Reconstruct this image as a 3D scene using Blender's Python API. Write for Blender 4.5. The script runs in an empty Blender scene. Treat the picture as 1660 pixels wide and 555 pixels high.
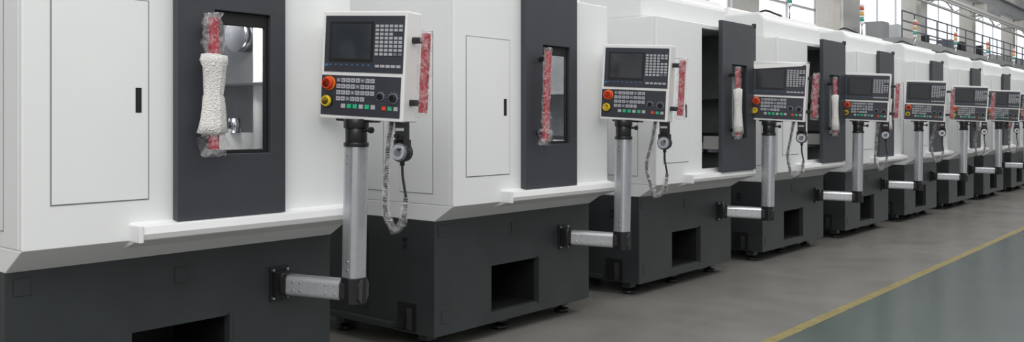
import bpy, bmesh, math, random
from mathutils import Vector, Matrix
random.seed(7)
sc=bpy.context.scene
sc.view_settings.view_transform='Standard'
sc.view_settings.look='None'
# ------------------------------------------------------------ materials
def mat(name,col,rough=.5,metal=0.,noise=0.,nscale=8.,bump=0.,bscale=60.,alpha=1.,emis=0.,spec=.5,voronoi=False,coat=0.,anoise=None):
    m=bpy.data.materials.new(name); m.use_nodes=True
    nt=m.node_tree; b=nt.nodes['Principled BSDF']
    b.inputs['Base Color'].default_value=(*col,1)
    b.inputs['Roughness'].default_value=rough
    b.inputs['Metallic'].default_value=metal
    b.inputs['Specular IOR Level'].default_value=spec
    b.inputs['Coat Weight'].default_value=coat
    b.inputs['Alpha'].default_value=alpha
    tc=nt.nodes.new('ShaderNodeTexCoord')
    if noise>0:
        n=nt.nodes.new('ShaderNodeTexNoise'); n.inputs['Scale'].default_value=nscale; n.inputs['Detail'].default_value=6
        nt.links.new(tc.outputs['Object'],n.inputs['Vector'])
        r=nt.nodes.new('ShaderNodeValToRGB')
        r.color_ramp.elements[0].position=.3; r.color_ramp.elements[1].position=.7
        r.color_ramp.elements[0].color=(*[c*(1-noise) for c in col],1)
        r.color_ramp.elements[1].color=(*[min(1,c*(1+noise)) for c in col],1)
        nt.links.new(n.outputs['Fac'],r.inputs['Fac']); nt.links.new(r.outputs['Color'],b.inputs['Base Color'])
    if anoise:
        n=nt.nodes.new('ShaderNodeTexNoise'); n.inputs['Scale'].default_value=anoise[0]; n.inputs['Detail'].default_value=5; n.inputs['Distortion'].default_value=1.5
        nt.links.new(tc.outputs['Object'],n.inputs['Vector'])
        mr=nt.nodes.new('ShaderNodeMapRange'); mr.inputs['From Min'].default_value=.42; mr.inputs['From Max'].default_value=.68
        mr.inputs['To Min'].default_value=anoise[1]; mr.inputs['To Max'].default_value=anoise[2]
        nt.links.new(n.outputs['Fac'],mr.inputs['Value']); nt.links.new(mr.outputs['Result'],b.inputs['Alpha'])
    if bump>0:
        if voronoi:
            v=nt.nodes.new('ShaderNodeTexVoronoi'); o='Distance'
        else:
            v=nt.nodes.new('ShaderNodeTexNoise'); v.inputs['Detail'].default_value=4; o='Fac'
        v.inputs['Scale'].default_value=bscale
        nt.links.new(tc.outputs['Object'],v.inputs['Vector'])
        bp=nt.nodes.new('ShaderNodeBump'); bp.inputs['Strength'].default_value=bump; bp.inputs['Distance'].default_value=.01
        nt.links.new(v.outputs[o],bp.inputs['Height']); nt.links.new(bp.outputs['Normal'],b.inputs['Normal'])
    if emis>0:
        b.inputs['Emission Color'].default_value=(*col,1); b.inputs['Emission Strength'].default_value=emis
    return m
M={}
M['white']=mat('white_powder_coat',(.78,.79,.79),.38,noise=.015,nscale=3,bump=.03,bscale=300)
M['white2']=mat('white_panel_plastic',(.80,.80,.79),.35,noise=.01)
M['seam']=mat('panel_seam_shadow_gap',(.22,.23,.23),.7)
M['base']=mat('charcoal_powder_coat',(.031,.036,.038),.42,noise=.12,nscale=5,bump=.06,bscale=250)
M['door']=mat('graphite_door_paint',(.042,.046,.055),.45,noise=.06,nscale=6,bump=.03,bscale=250)
M['black']=mat('matte_black',(.008,.008,.009),.5,noise=.1)
M['blackpl']=mat('black_plastic',(.015,.015,.017),.3,noise=.1)
M['glass']=mat('tinted_window_glass',(.02,.025,.03),.04,alpha=.20,spec=.8)
M['liner']=mat('interior_sheet_metal',(.33,.34,.35),.35,metal=.6,noise=.2,nscale=4)
M['steel']=mat('machined_steel',(.55,.56,.58),.25,metal=1,noise=.1)
M['alu']=mat('brushed_aluminium',(.60,.61,.64),.33,metal=.75,noise=.05,nscale=30)
M['red']=mat('red_handle',(.36,.015,.03),.35,noise=.15,nscale=20)
M['plastic']=mat('clear_plastic_film',(.80,.78,.79),.10,bump=.9,bscale=35,spec=.9,anoise=(28,.04,.42))  # patchy opacity paints crinkle glints into the film
M['bubble']=mat('bubble_wrap',(.80,.78,.75),.4,noise=.12,nscale=90,bump=.7,bscale=170,voronoi=True)
M['plate']=mat('panel_face_dark',(.035,.038,.050),.4,noise=.05)
M['screen']=mat('lcd_screen',(.035,.040,.045),.12,noise=.2,nscale=3,spec=.7)
M['key']=mat('grey_keycap',(.42,.43,.46),.5,noise=.05)
M['key2']=mat('slate_keycap',(.16,.17,.20),.5,noise=.05)
M['bred']=mat('emergency_red',(.75,.06,.02),.3,noise=.05)
M['byel']=mat('button_yellow',(.80,.55,.03),.3,noise=.05)
M['bgreen']=mat('green_key',(.03,.45,.22),.4,noise=.05)
M['bblue']=mat('blue_print',(.05,.15,.35),.5,noise=.05)
M['orange']=mat('orange_ring',(.80,.20,.02),.3,noise=.05)
M['lampr']=mat('signal_red',(.50,.10,.06),.2,noise=.05)
M['lampy']=mat('signal_amber',(.60,.35,.12),.2,noise=.05)
M['lampg']=mat('signal_green',(.05,.32,.26),.2,noise=.05)
M['cable']=mat('grey_coiled_cable',(.12,.12,.13),.25,noise=.4,nscale=60,spec=.8)
M['cabled']=mat('black_cable',(.02,.02,.022),.4,noise=.1)
M['col']=mat('cream_column_paint',(.66,.63,.57),.6,noise=.05)
M['wallm']=mat('hall_wall_paint',(.60,.59,.57),.8,noise=.06,nscale=.5)
M['winm']=mat('daylight_window_pane',(.90,.94,1.),.2,emis=1.1,noise=.03,nscale=.6)
M['gsteel']=mat('grey_structural_steel',(.34,.345,.35),.5,noise=.1,nscale=2)
M['mull']=mat('window_mullion_paint',(.62,.63,.64),.5,noise=.05,nscale=2)
M['pipe']=mat('galvanised_pipe',(.60,.60,.58),.4,metal=.3,noise=.1)
M['rail']=mat('blue_grey_rail',(.16,.18,.21),.5,noise=.05)

class B:
    def __init__(s,name,mats):
        s.bm=bmesh.new(); s.name=name; s.mats=mats
    def mi(s,k): 
        if k not in s.mats: s.mats.append(k)
        return s.mats.index(k)
    def box(s,x0,x1,y0,y1,z0,z1,k):
        if x0>x1:x0,x1=x1,x0
        i=s.mi(k)
        v=[s.bm.verts.new(p) for p in [(x0,y0,z0),(x1,y0,z0),(x1,y1,z0),(x0,y1,z0),(x0,y0,z1),(x1,y0,z1),(x1,y1,z1),(x0,y1,z1)]]
        for q in [(0,3,2,1),(4,5,6,7),(0,1,5,4),(1,2,6,5),(2,3,7,6),(3,0,4,7)]:
            s.bm.faces.new([v[j] for j in q]).material_index=i
        return v
    def holed(s,x0,x1,y0,y1,z0,z1,a0,a1,c0,c1,k):
        """slab x0..x1 with a rectangular through hole a0..a1 x c0..c1"""
        i=s.mi(k)
        def rg(x,p,q,r,t): return [s.bm.verts.new(v) for v in((x,p,r),(x,q,r),(x,q,t),(x,p,t))]
        fo=rg(x1,y0,y1,z0,z1); fi=rg(x1,a0,a1,c0,c1); bo=rg(x0,y0,y1,z0,z1); bi=rg(x0,a0,a1,c0,c1)
        for j in range(4):
            n=(j+1)%4
            for q in((fo[j],fo[n],fi[n],fi[j]),(bo[n],bo[j],bi[j],bi[n]),(fo[n],fo[j],bo[j],bo[n]),(fi[j],fi[n],bi[n],bi[j])):
                s.bm.faces.new(q).material_index=i
    def loft(s,rings,k,cap=True,smooth=True):
        i=s.mi(k); R=[[s.bm.verts.new(p) for p in r] for r in rings]; n=len(R[0])
        for a,b in zip(R[:-1],R[1:]):
            for j in range(n):
                f=s.bm.faces.new([a[j],a[(j+1)%n],b[(j+1)%n],b[j]]); f.material_index=i; f.smooth=smooth
        if cap:
            f=s.bm.faces.new(R[0][::-1]); f.material_index=i
            f=s.bm.faces.new(R[-1]); f.material_index=i
    def cyl(s,p0,p1,r,k,n=20,r2=None):
        p0=Vector(p0);p1=Vector(p1);d=(p1-p0).normalized()
        a=d.orthogonal().normalized();b=d.cross(a)
        r2=r if r2 is None else r2
        s.loft([[p+(a*math.cos(t*2*math.pi/n)+b*math.sin(t*2*math.pi/n))*rr for t in range(n)] for p,rr in((p0,r),(p1,r2))],k)
    def bar(s,p0,p1,w,h,k,ch=.2):
        p0=Vector(p0);p1=Vector(p1);d=(p1-p0).normalized()
        up=Vector((0,0,1)) if abs(d.z)<.9 else Vector((1,0,0))
        a=d.cross(up).normalized();b=a.cross(d)
        c=min(w,h)*ch; W=w/2;H=h/2
        prof=[(W-c,-H),(W,-H+c),(W,H-c),(W-c,H),(-W+c,H),(-W,H-c),(-W,-H+c),(-W+c,-H)]
        s.loft([[p+a*u+b*v for u,v in prof] for p in(p0,p1)],k,smooth=False)
    def rbar(s,p0,p1,w,h,k,rad):
        """rounded-corner extrusion (aluminium tube)"""
        p0=Vector(p0);p1=Vector(p1);d=(p1-p0).normalized()
        up=Vector((0,0,1)) if abs(d.z)<.9 else Vector((1,0,0))
        a=d.cross(up).normalized();b=a.cross(d)
        prof=[]
        for q,(sx,sy) in enumerate(((1,1),(-1,1),(-1,-1),(1,-1))):
            for t in range(5):
                an=(q+t/4)*math.pi/2
                prof.append((sx*(w/2-rad)+rad*math.cos(an),sy*(h/2-rad)+rad*math.sin(an)))
        s.loft([[p+a*u+b*v for u,v in prof] for p in(p0,p1)],k,smooth=False)
    def prism(s,prof,y0,y1,k):
        i=s.mi(k)
        a=[s.bm.verts.new((x,y0,z)) for x,z in prof]; b=[s.bm.verts.new((x,y1,z)) for x,z in prof]; n=len(prof)
        for j in range(n): s.bm.faces.new([a[j],a[(j+1)%n],b[(j+1)%n],b[j]]).material_index=i
        s.bm.faces.new(a[::-1]).material_index=i; s.bm.faces.new(b).material_index=i
    def mesh(s):
        bmesh.ops.recalc_face_normals(s.bm,faces=s.bm.faces)
        me=bpy.data.meshes.new(s.name); s.bm.to_mesh(me); s.bm.free()
        for k in s.mats: me.materials.append(M[k])
        return me
def link(name,me,parent=None,loc=(0,0,0),rot=(0,0,0),bevel=0):
    o=bpy.data.objects.new(name,me); sc.collection.objects.link(o)
    o.location=loc; o.rotation_euler=rot
    if parent: o.parent=parent
    if bevel:
        md=o.modifiers.new('bevel','BEVEL'); md.width=bevel; md.segments=2; md.limit_method='ANGLE'; md.angle_limit=math.radians(40)
    return o
def empty(name,loc=(0,0,0)):
    e=bpy.data.objects.new(name,None); sc.collection.objects.link(e); e.location=loc; e.empty_display_size=.2
    return e

W=1.62
# ------------------------------------------------------------ machine enclosure
b=B('enclosure',[])
t=.03
oy0,oy1,oz0,oz1=.75,1.16,1.0,2.2
b.holed(.16-t,.16,0,W,.90,2.24,oy0,oy1,oz0,oz1,'white')
b.box(-1.9,.16-t,0,t,.90,2.24,'white')
b.box(-1.9,.16-t,W-t,W,.90,2.24,'white')
b.box(-1.9,-1.9+t,t,W-t,.90,2.24,'white')
b.box(-1.9+t,.16-t,t,W-t,2.24-t,2.24,'white')
enc=b.mesh()
b=B('upper_cover',[])
b.prism([(-1.3,2.24),(.01,2.24),(.01,2.44),(-.05,2.51),(-1.3,2.51)],.04,1.5,'white')
b.box(-1.2,-.5,.3,1.2,2.51,2.62,'white')
cov=b.mesh()
b=B('drip_skirt',[])
b.prism([(-1.9,.80),(0.0,.80),(.16,.90),(-1.9,.90)],0,W,'white')
b.prism([(.10,.86),(.235,.905),(.245,.93),(.235,.965),(.20,.965),(.16,.975),(.13,.975)],.43,W+.01,'white')
b.box(.13,.25,.425,.445,.895,.968,'white')
skt=b.mesh()
# interior
b=B('machining_chamber',[])
b.box(-1.0,-.97,.08,1.54,.92,2.2,'liner')
b.box(-.97,.12,.06,.08,.92,2.2,'liner')
b.box(-.97,.12,1.54,1.56,.92,2.2,'liner')
b.box(-.97,.12,.08,1.54,.92,.95,'liner')
b.box(-.7,-.15,.35,1.35,.95,1.16,'steel')
b.box(-.65,-.2,.3,1.4,1.16,1.21,'steel')
for i in range(3): b.box(-.6+i*.15,-.585+i*.15,.3,1.4,1.21,1.213,'black')
b.box(-.95,-.45,.70,1.02,1.62,2.2,'white')
b.cyl((-.6,.89,1.62),(-.6,.89,1.45),.08,'steel'); b.cyl((-.6,.89,1.45),(-.6,.89,1.38),.04,'steel')
b.cyl((-.40,1.45,.95),(-.40,1.45,2.2),.038,'white2',24)
b.box(-.50,-.46,1.50,1.54,1.0,2.2,'black')
b.box(-.97,.05,1.36,1.54,1.60,1.612,'steel')
b.box(-.80,-.50,1.30,1.52,1.21,1.34,'white2'); 
for q in range(4): b.cyl((-.78+q*.09,1.36,1.34),(-.78+q*.09,1.36,1.40+.02*(q%2)),.033,'steel',16)
b.box(-.2,.08,1.40,1.53,1.12,1.30,'steel'); b.box(-.17,.05,1.395,1.40,1.15,1.27,'white2')
b.cyl((-.66,1.53,1.9),(-.66,1.46,1.9),.10,'steel',28)
for i in range(5): b.box(-.96,-.93,.12+i*.29,.36+i*.29,1.3,2.1,'steel')
cham=b.mesh()
b=B('access_hatch',[])
b.box(.15,.1615,.106,.513,1.068,1.92,'seam'); b.box(.15,.164,.111,.508,1.073,1.915,'white')
b.box(.15,.1655,.452,.478,1.44,1.545,'black'); b.box(.16,.1665,.458,.468,1.45,1.535,'blackpl')
b.box(-.30,-.01,-.0015,.01,.965,1.95,'seam'); b.box(-.296,-.014,-.004,.01,.969,1.946,'white')
b.box(-1.3,-.45,-.0015,.01,.965,1.95,'seam'); b.box(-1.296,-.454,-.004,.01,.969,1.946,'white')
hat=b.mesh()
b=B('machine_base',[])
a0,a1,h0,h1=.52,1.0,.17,.47
b.holed(-.5,0,0,W-.01,.10,.80,a0,a1,h0,h1,'base')
b.box(-1.85,-.5,0,W-.01,.10,.80,'base')
b.box(-.5,-.495,a0,a1,h0,h1,'black'); b.box(-.49,-.03,a0,a0+.004,h0,h1,'black'); b.box(-.49,-.03,a1-.004,a1,h0,h1,'black')
b.box(-.49,-.03,a0,a1,h0,h0+.004,'black'); b.box(-.49,-.03,a0,a1,h1-.004,h1,'black')
b.box(-.32,-.155,-.003,.01,.11,.285,'black'); b.box(-.30,-.25,-.02,0,.13,.20,'blackpl'); b.box(-.23,-.19,-.012,0,.12,.25,'base')
for z in(.62,.66): b.box(-.27,-.24,-.008,.01,z,z+.025,'black')
b.box(-1.6,-.6,-.004,.01,.20,.70,'black'); b.box(-1.597,-.603,-.006,.01,.203,.697,'base')
b.box(-1.2,-.34,-.05,0,.12,.15,'base')
for (y,z) in((.03,.70),(.72,.66),(.06,.17)):
    b.box(0,.001,y,y+.07,z,z+.075,'black'); b.box(0,.003,y+.0018,y+.0682,z+.0018,z+.0732,'base')
b.box(0,.012,1.0,1.012,.16,.48,'base')
bas=b.mesh()
b=B('leveling_feet',[])
for x in(-.16,-.95,-1.7):
    for y in(.1,.78,1.48):
        b.cyl((x,y,0),(x,y,.025),.055,'blackpl'); b.cyl((x,y,.025),(x,y,.105),.022,'steel')
        b.box(x-.04,x+.04,y-.04,y+.04,.05,.10,'base')
feet=b.mesh()
def door_mesh(w,name):
    b=B(name,[])
    x0,x1=.165,.205; z0,z1=.968,2.28
    wy0=.18;wy1=wy0+.295;wz0,wz1=1.255,1.905
    b.holed(x0,x1,0,w,z0,z1,wy0,wy1,wz0,wz1,'door')
    e=.018
    b.box(x0,x0+.02,wy0,wy0+e,wz0,wz1,'black'); b.box(x0,x0+.02,wy1-e,wy1,wz0,wz1,'black')
    b.box(x0,x0+.02,wy0+e,wy1-e,wz0,wz0+e,'black'); b.box(x0,x0+.02,wy0+e,wy1-e,wz1-.06,wz1,'black')
    b.box(x0+.004,x0+.010,wy0+e,wy1-e,wz0+e,wz1-.06,'glass')
    b.cyl((x0+.03,w-.02,z1-.02),(x0+.03,w-.02,z1+.02),.02,'blackpl')
    return b.mesh()
doorm=door_mesh(.56,'sliding_door'); doorw=door_mesh(.66,'sliding_door_wide')
def wrap(b,pts,k,n=14,jit=.25,seed=0,flat=.7):
    rnd=random.Random(seed)
    rings=[]
    ph=[rnd.uniform(.75,1.25) for _ in range(n)]
    for (c,r) in pts:
        c=Vector(c); ring=[]
        for j in range(n):
            a=2*math.pi*j/n
            rr=r*(ph[j]*(1-jit)+jit*rnd.uniform(.6,1.5))
            ring.append(c+Vector((math.cos(a)*rr*flat,math.sin(a)*rr,rnd.uniform(-.004,.004))))
        rings.append(ring)
    b.loft(rings,k,smooth=True)
def handle(name,mode,seed):
    b=B(name,[]); L=.29
    b.bar((0,.0,-L),(0,.0,L),.040,.036,'red')
    for z in(-L+.05,L-.05): b.bar((-.07,0,z),(0,0,z),.03,.03,'blackpl')
    def seg(z0,z1,r,n): return [((.0+random.uniform(-.003,.003),random.uniform(-.005,.005),z0+(z1-z0)*i/n),r*random.uniform(.85,1.15)) for i in range(n+1)]
    if mode==0:
        wrap(b,seg(.05,.31,.044,12),'plastic',seed=seed,jit=.4)
        b2=[((0,0,.13),.024),((0,0,.125),.052),((0,.004,.10),.058),((0,.004,.07),.050),((0,.002,.0),.044),((0,0,-.05),.040),((0,0,-.06),.043),((0,0,-.12),.048),((0,-.006,-.18),.056),((0,-.008,-.215),.062),((0,-.004,-.228),.03)]
        wrap(b,b2,'bubble',n=20,jit=.16,seed=seed+1)
        wrap(b,seg(-.32,-.20,.054,6),'plastic',seed=seed+2,jit=.4)
    elif mode==1:
        wrap(b,seg(-.24,.31,.032,22),'plastic',seed=seed,jit=.35)
        wrap(b,seg(-.32,-.22,.050,5),'plastic',seed=seed+3,jit=.4)
    else:
        wrap(b,seg(.10,.31,.034,9),'plastic',seed=seed,jit=.35)
        wrap(b,[((0,0,.12),.03),((0,0,.11),.05),((0,0,.02),.045),((0,0,-.08),.04),((0,0,-.18),.05),((0,0,-.25),.055),((0,0,-.26),.03)],'bubble',n=18,jit=.15,seed=seed)
        wrap(b,seg(-.32,-.24,.045,4),'plastic',seed=seed+3)
    return b.mesh()
hmesh=[handle('door_handle',0,1),handle('door_handle',1,2),handle('door_handle',2,3)]

# ------------------------------------------------------------ control arm
b=B('support_arm',[])
by,bz=1.29,.585
ex,ey,ez=.40,1.44,.575
b.box(0,.014,by-.06,by+.05,bz-.085,bz+.085,'blackpl')
b.box(.014,.05,by-.05,by+.035,bz-.065,bz+.065,'blackpl')
for dz in(-.07,.07):
    for dy in(-.045,.038): b.cyl((.014,by+dy,bz+dz),(.022,by+dy,bz+dz),.008,'steel',8)
b.cyl((.045,by,bz-.06),(.045,by,bz+.06),.035,'blackpl')
d=Vector((ex-.04,ey-by,ez-bz)).normalized()
p0=Vector((.055,by+.005,bz)); p1=Vector((ex,ey,ez))-d*.055
b.bar(p0,p0+d*.02,.096,.115,'blackpl'); b.rbar(p0+d*.02,p1,.085,.102,'alu',.022)
b.bar(p1,p1+d*.11,.105,.12,'blackpl',.25)
sd=Vector((d.y,-d.x,0))
for q in(.06,.10,.24,.29):
    for z in(-.02,.02):
        c=p0+d*q+sd*.0425+Vector((0,0,z)); b.cyl(c,c+sd*.003,.006,'steel',8)
top=Vector((ex+.008,ey+.008,1.28))
b.bar((ex,ey,.515),(ex,ey,.64),.115,.115,'blackpl',.25)
b.rbar((ex,ey,.64),top,.102,.102,'alu',.032)
for z in(.68,.72,1.20,1.24): b.cyl((ex+.01,ey-.048,z),(ex+.01,ey-.054,z),.006,'steel',8)
b.cyl(top,(top.x,top.y,1.30),.062,'blackpl'); b.cyl((top.x,top.y,1.30),(top.x,top.y,1.37),.054,'blackpl'); b.cyl((top.x,top.y,1.37),(top.x,top.y,1.415),.062,'blackpl')
b.cyl((top.x+.04,top.y,1.36),(top.x+.09,top.y+.01,1.36),.008,'blackpl',10); b.cyl((top.x+.09,top.y+.01,1.36),(top.x+.105,top.y+.01,1.36),.016,'blackpl',12)
arm=b.mesh()

# ------------------------------------------------------------ control panel (front = -y)
PW,PH,PD=.49,.53,.13
b=B('control_panel_housing',[])
hw,hh=PW/2,PH/2
b.box(-hw,hw,-.065,.065,-hh,hh,'white2')
b.box(-hw*.6,hw*.6,.065,.11,-hh*.7,hh*.8,'white2')
b.box(-.16,.04,-.05,.06,-hh-.012,-hh,'blackpl')
phou=b.mesh()
b=B('control_panel_face',[])
def U(px): return -hw+(px-524)/(663-524)*PW
def V(py): return hh-(py-9)/(190-9)*PH
F=-.065
b.box(U(529),U(660),F-.004,F,V(111),V(17),'plate')
b.box(U(526),U(658),F-.004,F,V(184),V(117),'plate')
b.box(U(537),U(611),F-.0055,F,V(94),V(27),'black')
b.box(U(541),U(607),F-.0065,F,V(89),V(31),'screen')
def key(px,py,w,h,k,t=.004): b.box(U(px)-w/2,U(px)+w/2,F-.004-t,F-.003,V(py)-h/2,V(py)+h/2,k)
for r in range(8):
    for c in range(6):
        if r in(2,) and c>3: continue
        key(617+c*7.6,34+r*6.6,.019,.0135,'key' if (r<7 or c<4) else 'key2')
for c in range(5): key(619+c*8.6,100,.024,.013,'key')
for c in range(8): key(540+c*9.2,99,.012,.006,'bblue',.0005)
key(533,100,.02,.012,'bblue',.0005)
for r in range(4):
    for c in range(8):
        if r==3 and c>5: continue
        key(556+c*8.1,125+r*10.3,.023,.021,'key' if (c+r)%5 else 'key2')
        b.box(U(556+c*8.1)-.0055,U(556+c*8.1)+.0055,F-.0085,F-.003,V(125+r*10.3)-.004,V(125+r*10.3)+.004,'key2' if (c+r)%5 else 'key')
cols=['key','bgreen','bgreen','key','bgreen','key']
for c,k in enumerate(cols): key(565+c*10,168,.024,.021,k)
for c,k in enumerate(['bred','bgreen','key']): key(633+c*9.5,169,.022,.019,k)
def knob(px,py,r,l,k,k0=None,r0=None):
    if k0: b.cyl((U(px),F-.003,V(py)),(U(px),F-.012,V(py)),r0,k0,24)
    b.cyl((U(px),F-.003,V(py)),(U(px),F-l,V(py)),r*.7,'blackpl',20)
    b.cyl((U(px),F-l*.5,V(py)),(U(px),F-l,V(py)),r,k,24,r2=r*.85)
knob(540,131,.031,.034,'bred','orange',.036)
knob(538,161,.029,.028,'byel','black',.031)
knob(627,150,.017,.022,'black','key2',.022); knob(648,152,.020,.024,'black','key2',.026)
for px,rr in((648,.031),(627,.027)):
  for i in range(12):
    a=i*math.pi/6
    b.box(U(px)+rr*math.cos(a)-.0015,U(px)+rr*math.cos(a)+.0015,F-.0045,F,V(151)+rr*math.sin(a)-.0015,V(151)+rr*math.sin(a)+.0015,'key')
pface=b.mesh()
b=B('panel_grab_handle',[])
b.bar((.315,.0,-.215),(.315,.0,.165),.038,.038,'red')
for z in(-.17,.13): b.bar((hw-.01,0,z),(.315,0,z),.03,.03,'blackpl')
rn=random.Random(5)
wrap(b,[((.315,0,-.24+.42*i/16),.031*rn.uniform(.85,1.2)) for i in range(17)],'plastic',seed=9,flat=1,jit=.35)
pgrab=b.mesh()
def spiral(b,path,R,turns,r,k,n=6,steps=14):
    P=[Vector(p) for p in path]; P=[P[0]*2-P[1]]+P+[P[-1]*2-P[-2]]
    pts=[]
    for i in range(1,len(P)-2):
        for j in range(12):
            t=j/12; a,bb,c,d_=P[i-1],P[i],P[i+1],P[i+2]
            pts.append(.5*((2*bb)+(c-a)*t+(2*a-5*bb+4*c-d_)*t*t+(3*bb-a-3*c+d_)*t**3))
    pts.append(P[-2])
    if turns:
        seg=len(pts)-1; N=turns*steps; out=[]
        for q in range(N+1):
            f=q/N*seg; i=min(int(f),seg-1); t=f-i
            c=pts[i].lerp(pts[i+1],t); d_=(pts[i+1]-pts[i]).normalized()
            a=d_.cross(Vector((0,1,0))).normalized(); bb=a.cross(d_)
            an=q/steps*2*math.pi
            out.append(c+(a*math.cos(an)+bb*math.sin(an))*R)
        pts=out
    rings=[]
    for i,p in enumerate(pts):
        d_=(pts[min(i+1,len(pts)-1)]-pts[max(i-1,0)]).normalized()
        a=d_.cross(Vector((.1,1,.05))).normalized(); bb=a.cross(d_)
        rings.append([p+(a*math.cos(j*2*math.pi/n)+bb*math.sin(j*2*math.pi/n))*r for j in range(n)])
    b.loft(rings,k)
    return pts
def pendant(seed):
    r=random.Random(seed); j=lambda s=.02:r.uniform(-s,s)
    b=B('handwheel_pendant',[])
    x=.20
    b.bar((x,-.02,-.275),(x,-.02,-.38),.045,.070,'blackpl',.3)
    b.bar((x,-.02,-.36),(x,-.02,-.44),.045,.088,'blackpl',.3)
    b.cyl((x,.002,-.420),(x,-.044,-.420),.047,'blackpl',28)
    b.cyl((x,-.044,-.420),(x,-.050,-.420),.043,'key2',28); b.cyl((x,-.050,-.420),(x,-.062,-.420),.036,'alu',28); b.cyl((x,-.062,-.420),(x,-.064,-.420),.020,'key2',24)
    b.cyl((x+.014,-.062,-.405),(x+.014,-.078,-.405),.006,'blackpl',10)
    for dx in(-.015,.015): b.cyl((x+dx,-.042,-.342),(x+dx,-.056,-.342),.011,'black',14)
    b.box(x-.024,x+.024,-.0435,-.042,-.318,-.304,'key')
    b.cyl((x-.03,-.02,-.262),(x-.03,-.02,-.28),.01,'blackpl',10)
    b.bar((x,-.01,-.275),(x,-.01,-.26),.02,.05,'steel')
    b.cyl((x,-.02,-.455),(x,-.02,-.485),.012,'blackpl',12)
    e=j(.05)
    path=[(.13,0,-.262),(.105,.0,-.40),(.08+j(),0,-.57),(.09,.0,-.68+e),(.13+j(),0,-.77+e),(.19,0,-.73+e),(.215,-.01,-.62+e/2),(.20,-.015,-.54)]
    spiral(b,path[:7],.008,80,.0045,'cable',steps=10)
    P=[Vector(p) for p in path[:7]]
    ctr=[]
    for a,c in zip(P[:-1],P[1:]):
        for q in range(6): ctr.append(a.lerp(c,q/6))
    rn=random.Random(seed)
    rings=[]
    for i,p in enumerate(ctr):
        d_=(ctr[min(i+1,len(ctr)-1)]-ctr[max(i-1,0)]).normalized(); a=d_.cross(Vector((0,1,0))).normalized(); bb=a.cross(d_)
        rings.append([p+(a*math.cos(q*math.pi/4)+bb*math.sin(q*math.pi/4))*.019*rn.uniform(.8,1.35) for q in range(8)])
    b.loft(rings,'plastic')
    spiral(b,path[6:]+[(x,-.02,-.48)],0,0,.007,'cabled')
    return b.mesh()
pend=[pendant(1),pendant(4),pendant(9)]
b=B('signal_tower',[])
tx,ty=-.14,1.0
b.cyl((tx,ty,2.505),(tx,ty,2.52),.05,'blackpl'); b.cyl((tx,ty,2.52),(tx,ty,2.66),.010,'steel'); 
b.cyl((tx,ty,2.66),(tx,ty,2.70),.026,'white2')
for i,k in enumerate(['lampg','lampy','lampr']):
    b.cyl((tx,ty,2.70+i*.07),(tx,ty,2.75+i*.07),.027,k); b.cyl((tx,ty,2.75+i*.07),(tx,ty,2.77+i*.07),.028,'white2')
b.cyl((tx,ty,2.91),(tx,ty,2.925),.027,'white2',r2=.012)
b.cyl((-.3,.45,2.505),(-.3,.45,2.53),.04,'orange')
spiral(b,[(-.25,.35,2.51),(-.15,.38,2.56),(-.08,.5,2.53),(-.06,.6,2.515)],0,0,.012,'blackpl')
tow=b.mesh()
b=B('film_cover',[])
b.loft([[(-.22,-.075,.20),(.20,-.072,.235),(.245,-.068,.27),(.245,.07,.27),(-.24,.07,.275),(-.235,-.07,.26)],[(-.22,-.07,.24),(.20,-.069,.255),(.25,-.070,.275),(.25,.072,.275),(-.245,.072,.28),(-.24,-.072,.27)]],'white2',smooth=False)
film=b.mesh()

P=2.307
for i in range(13):
    y=3.82+(i-1)*P-(.09 if i==0 else 0)
    ady=[0,0,.09,.11,.07][i] if i<5 else .05
    pdy=[0,.07,.08,.10,.10][i] if i<5 else .10
    e=empty('cnc_machining_center',(0,y,0))
    link('enclosure',enc,e,bevel=.006); link('upper_cover',cov,e,bevel=.025); link('drip_skirt',skt,e,bevel=.004)
    link('machining_chamber',cham,e); link('access_hatch',hat,e)
    link('machine_base',bas,e,bevel=.005); link('leveling_feet',feet,e)
    opn=i in(2,3)
    if opn:
        link('sliding_door',doorw,e,loc=(.05,.94,0),bevel=.008)
        link('door_handle',hmesh[2],e,loc=(.33,.94+.14,1.57),rot=(math.radians(2),0,0))
    else:
        link('sliding_door',doorm,e,loc=(0,.62,0),bevel=.008)
        md=0 if i==0 else (1 if i%2 else 2)
        link('door_handle',hmesh[md],e,loc=(.27,.62+.135,1.57),rot=(math.radians(-3 if i==1 else 0),0,0))
    link('support_arm',arm,e,loc=(0,ady,0),bevel=.002)
    r=random.Random(i); da=0 if i<3 else r.uniform(-3,3)
    rot=(0,math.radians(3),math.radians(14+da)); loc=(.445,1.505+ady+pdy,1.675)
    for nm,me,bv in(('control_panel_housing',phou,.006),('control_panel_face',pface,.0012),('panel_grab_handle',pgrab,0)):
        link(nm,me,e,loc,rot,bv)
    link('handwheel_pendant',pend[i%3],e,loc,(0,0,rot[2]))
    if i==2: link('film_cover',film,e,loc,rot)
    link('signal_tower',tow,e)

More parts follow.
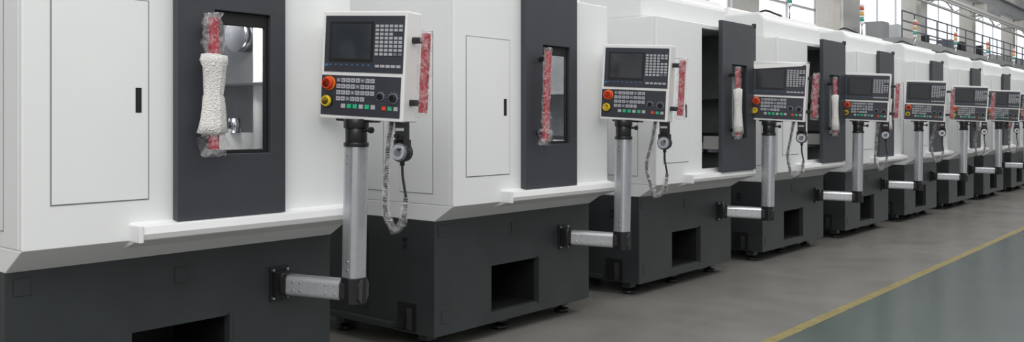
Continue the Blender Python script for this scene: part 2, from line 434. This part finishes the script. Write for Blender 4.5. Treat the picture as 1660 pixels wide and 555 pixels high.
# ------------------------------------------------------------ hall
def floor_mat():
    m=mat('polished_concrete',(.20,.195,.185),.35)
    nt=m.node_tree; bs=nt.nodes['Principled BSDF']
    tc=nt.nodes.new('ShaderNodeTexCoord')
    n=nt.nodes.new('ShaderNodeTexNoise'); n.inputs['Scale'].default_value=.8; n.inputs['Detail'].default_value=10; n.inputs['Roughness'].default_value=.65
    nt.links.new(tc.outputs['Object'],n.inputs['Vector'])
    r=nt.nodes.new('ShaderNodeValToRGB'); r.color_ramp.elements[0].position=.3;r.color_ramp.elements[1].position=.72
    r.color_ramp.elements[0].color=(.15,.147,.137,1); r.color_ramp.elements[1].color=(.24,.233,.215,1)
    nt.links.new(n.outputs['Fac'],r.inputs['Fac']); nt.links.new(r.outputs['Color'],bs.inputs['Base Color'])
    n2=nt.nodes.new('ShaderNodeTexNoise'); n2.inputs['Scale'].default_value=3; n2.inputs['Detail'].default_value=8
    nt.links.new(tc.outputs['Object'],n2.inputs['Vector'])
    mr=nt.nodes.new('ShaderNodeMapRange'); mr.inputs['To Min'].default_value=.2; mr.inputs['To Max'].default_value=.42
    nt.links.new(n2.outputs['Fac'],mr.inputs['Value']); nt.links.new(mr.outputs['Result'],bs.inputs['Roughness'])
    return m
M['floor']=floor_mat()
M['green']=mat('green_epoxy_floor',(.085,.112,.105),.24,noise=.1,nscale=1.2)
M['yellow']=mat('yellow_floor_paint',(.26,.215,.085),.5,noise=.25,nscale=14)
b=B('floor',[]); b.box(-9,14,-8,90,-.1,0,'floor'); link('floor',b.mesh())
b=B('floor_green_lane',[]); b.box(1.45,14,-8,90,0,.002,'green'); link('floor_green_lane',b.mesh())
b=B('floor_yellow_line',[]); b.box(1.37,1.45,-8,90,0,.0025,'yellow'); link('floor_yellow_line',b.mesh())
b=B('wall_left',[]); 
b.box(-8.3,-8,-8,90,0,3.2,'wallm'); b.box(-8.3,-8,-8,90,7.5,10,'wallm')
for k in range(12): b.box(-8.3,-8,-2+k*9-.9,-2+k*9+.9,3.2,7.5,'wallm')
link('wall_left',b.mesh())
b=B('wall_end',[]); b.box(-8.3,14,90,90.3,0,10,'wallm'); link('wall_end',b.mesh())
for k in range(10):
    b=B('window_%d'%(k+1),[])
    y0=-2+k*9+.9;y1=y0+7.2
    b.box(-8.2,-8.17,y0,y1,3.2,7.5,'winm')
    for q in range(4): yy=y0+q*2.4; b.box(-8.17,-8.12,yy-.04,yy+.04,3.2,7.5,'mull')
    for z in(3.25,5.3,7.45): b.box(-8.17,-8.12,y0,y1,z-.04,z+.04,'mull')
    link('window_%d'%(k+1),b.mesh())
for k in range(10):
    b=B('concrete_column',[]); y=-7.1+k*9
    b.box(-7.3,-6.7,y-.3,y+.3,0,10,'col'); b.box(-7.4,-6.6,y-.4,y+.4,0,.3,'col'); b.box(-6.7,-6.2,y-.25,y+.25,6.6,7.0,'col')
    link('concrete_column',b.mesh(),bevel=.02)
b=B('crane_runway_beam',[])
b.box(-6.6,-6.2,-8,90,7.0,7.06,'gsteel'); b.box(-6.42,-6.38,-8,90,7.06,7.6,'gsteel'); b.box(-6.6,-6.2,-8,90,7.6,7.66,'gsteel')
link('crane_runway_beam',b.mesh())
e=empty('mezzanine_platform',(0,0,0))
b=B('platform_deck',[]); b.box(-7.99,-6,33.5,88,4.2,4.45,'gsteel')
for k in range(8): b.box(-6.2,-6.05,34+k*7,34.15+k*7,0,4.2,'gsteel')
link('platform_deck',b.mesh(),e)
b=B('platform_railing',[])
for z in(4.75,5.05,5.4): b.cyl((-6.05,33.5,z),(-6.05,88,z),.03,'rail',8)
for k in range(37): b.cyl((-6.05,33.5+k*1.5,4.45),(-6.05,33.5+k*1.5,5.4),.025,'rail',8)
for k in range(28):
    r=random.Random(k); yy=34+k*1.9; b.box(-7.5,-6.9,yy,yy+r.uniform(.3,.9),4.45,4.45+r.uniform(.3,.8),random.Random(k+50).choice(['rail','white','col','gsteel','black']))
link('platform_railing',b.mesh(),e)
b=B('overhead_pipes',[])
for x,z,r_ in((-5.6,6.2,.11),(-5.6,5.8,.05),(-5.3,5.95,.04)):
    b.cyl((x,8,z),(x,88,z),r_,'pipe',14)
for k in range(22):
    y=10+k*3.6; b.cyl((-5.6,y,5.8),(-5.6,y+1.8,6.2),.025,'pipe',8); b.cyl((-5.6,y+1.8,6.2),(-5.6,y+3.6,5.8),.025,'pipe',8)
    if k%2==0: b.box(-6.75,-5.25,y-.04,y+.04,6.32,6.40,'gsteel')
link('overhead_pipes',b.mesh())

# ------------------------------------------------------------ light
w=bpy.data.worlds.new('hall_ambient'); sc.world=w; w.use_nodes=True
bg=w.node_tree.nodes['Background']; bg.inputs['Color'].default_value=(.97,.98,1,1); bg.inputs['Strength'].default_value=.42
def area(name,loc,rot,sx,sy,e,col=(1,1,1)):
    l=bpy.data.lights.new(name,'AREA'); l.shape='RECTANGLE'; l.size=sx; l.size_y=sy; l.energy=e; l.color=col
    o=bpy.data.objects.new(name,l); sc.collection.objects.link(o); o.location=loc; o.rotation_euler=rot
area('overhead_fill_light',(4,22,8.5),(0,math.radians(25),0),5,60,2250,(1,.99,.97))  # unseen area light added above the aisle to light the machine fronts
area('rear_side_light',(7,-4,6),(math.radians(50),0,math.radians(35)),8,5,430,(1,.99,.97))
for i in(0,1):
    y=3.82+(i-1)*P
    l=bpy.data.lights.new('chamber_fill_light','AREA'); l.size=.3; l.energy=12  # added light, brightens the chamber behind the door window
    o=bpy.data.objects.new('chamber_fill_light',l); sc.collection.objects.link(o); o.location=(-.25,y+.95,2.15)
# ------------------------------------------------------------ camera
c=bpy.data.cameras.new('camera'); co=bpy.data.objects.new('camera',c); sc.collection.objects.link(co)
c.sensor_width=36; c.lens=1450/1660*36; c.shift_y=-79.5/1660
co.location=(3.81,0,1.4); co.rotation_euler=(math.radians(90),0,math.radians(39.96))
sc.camera=co
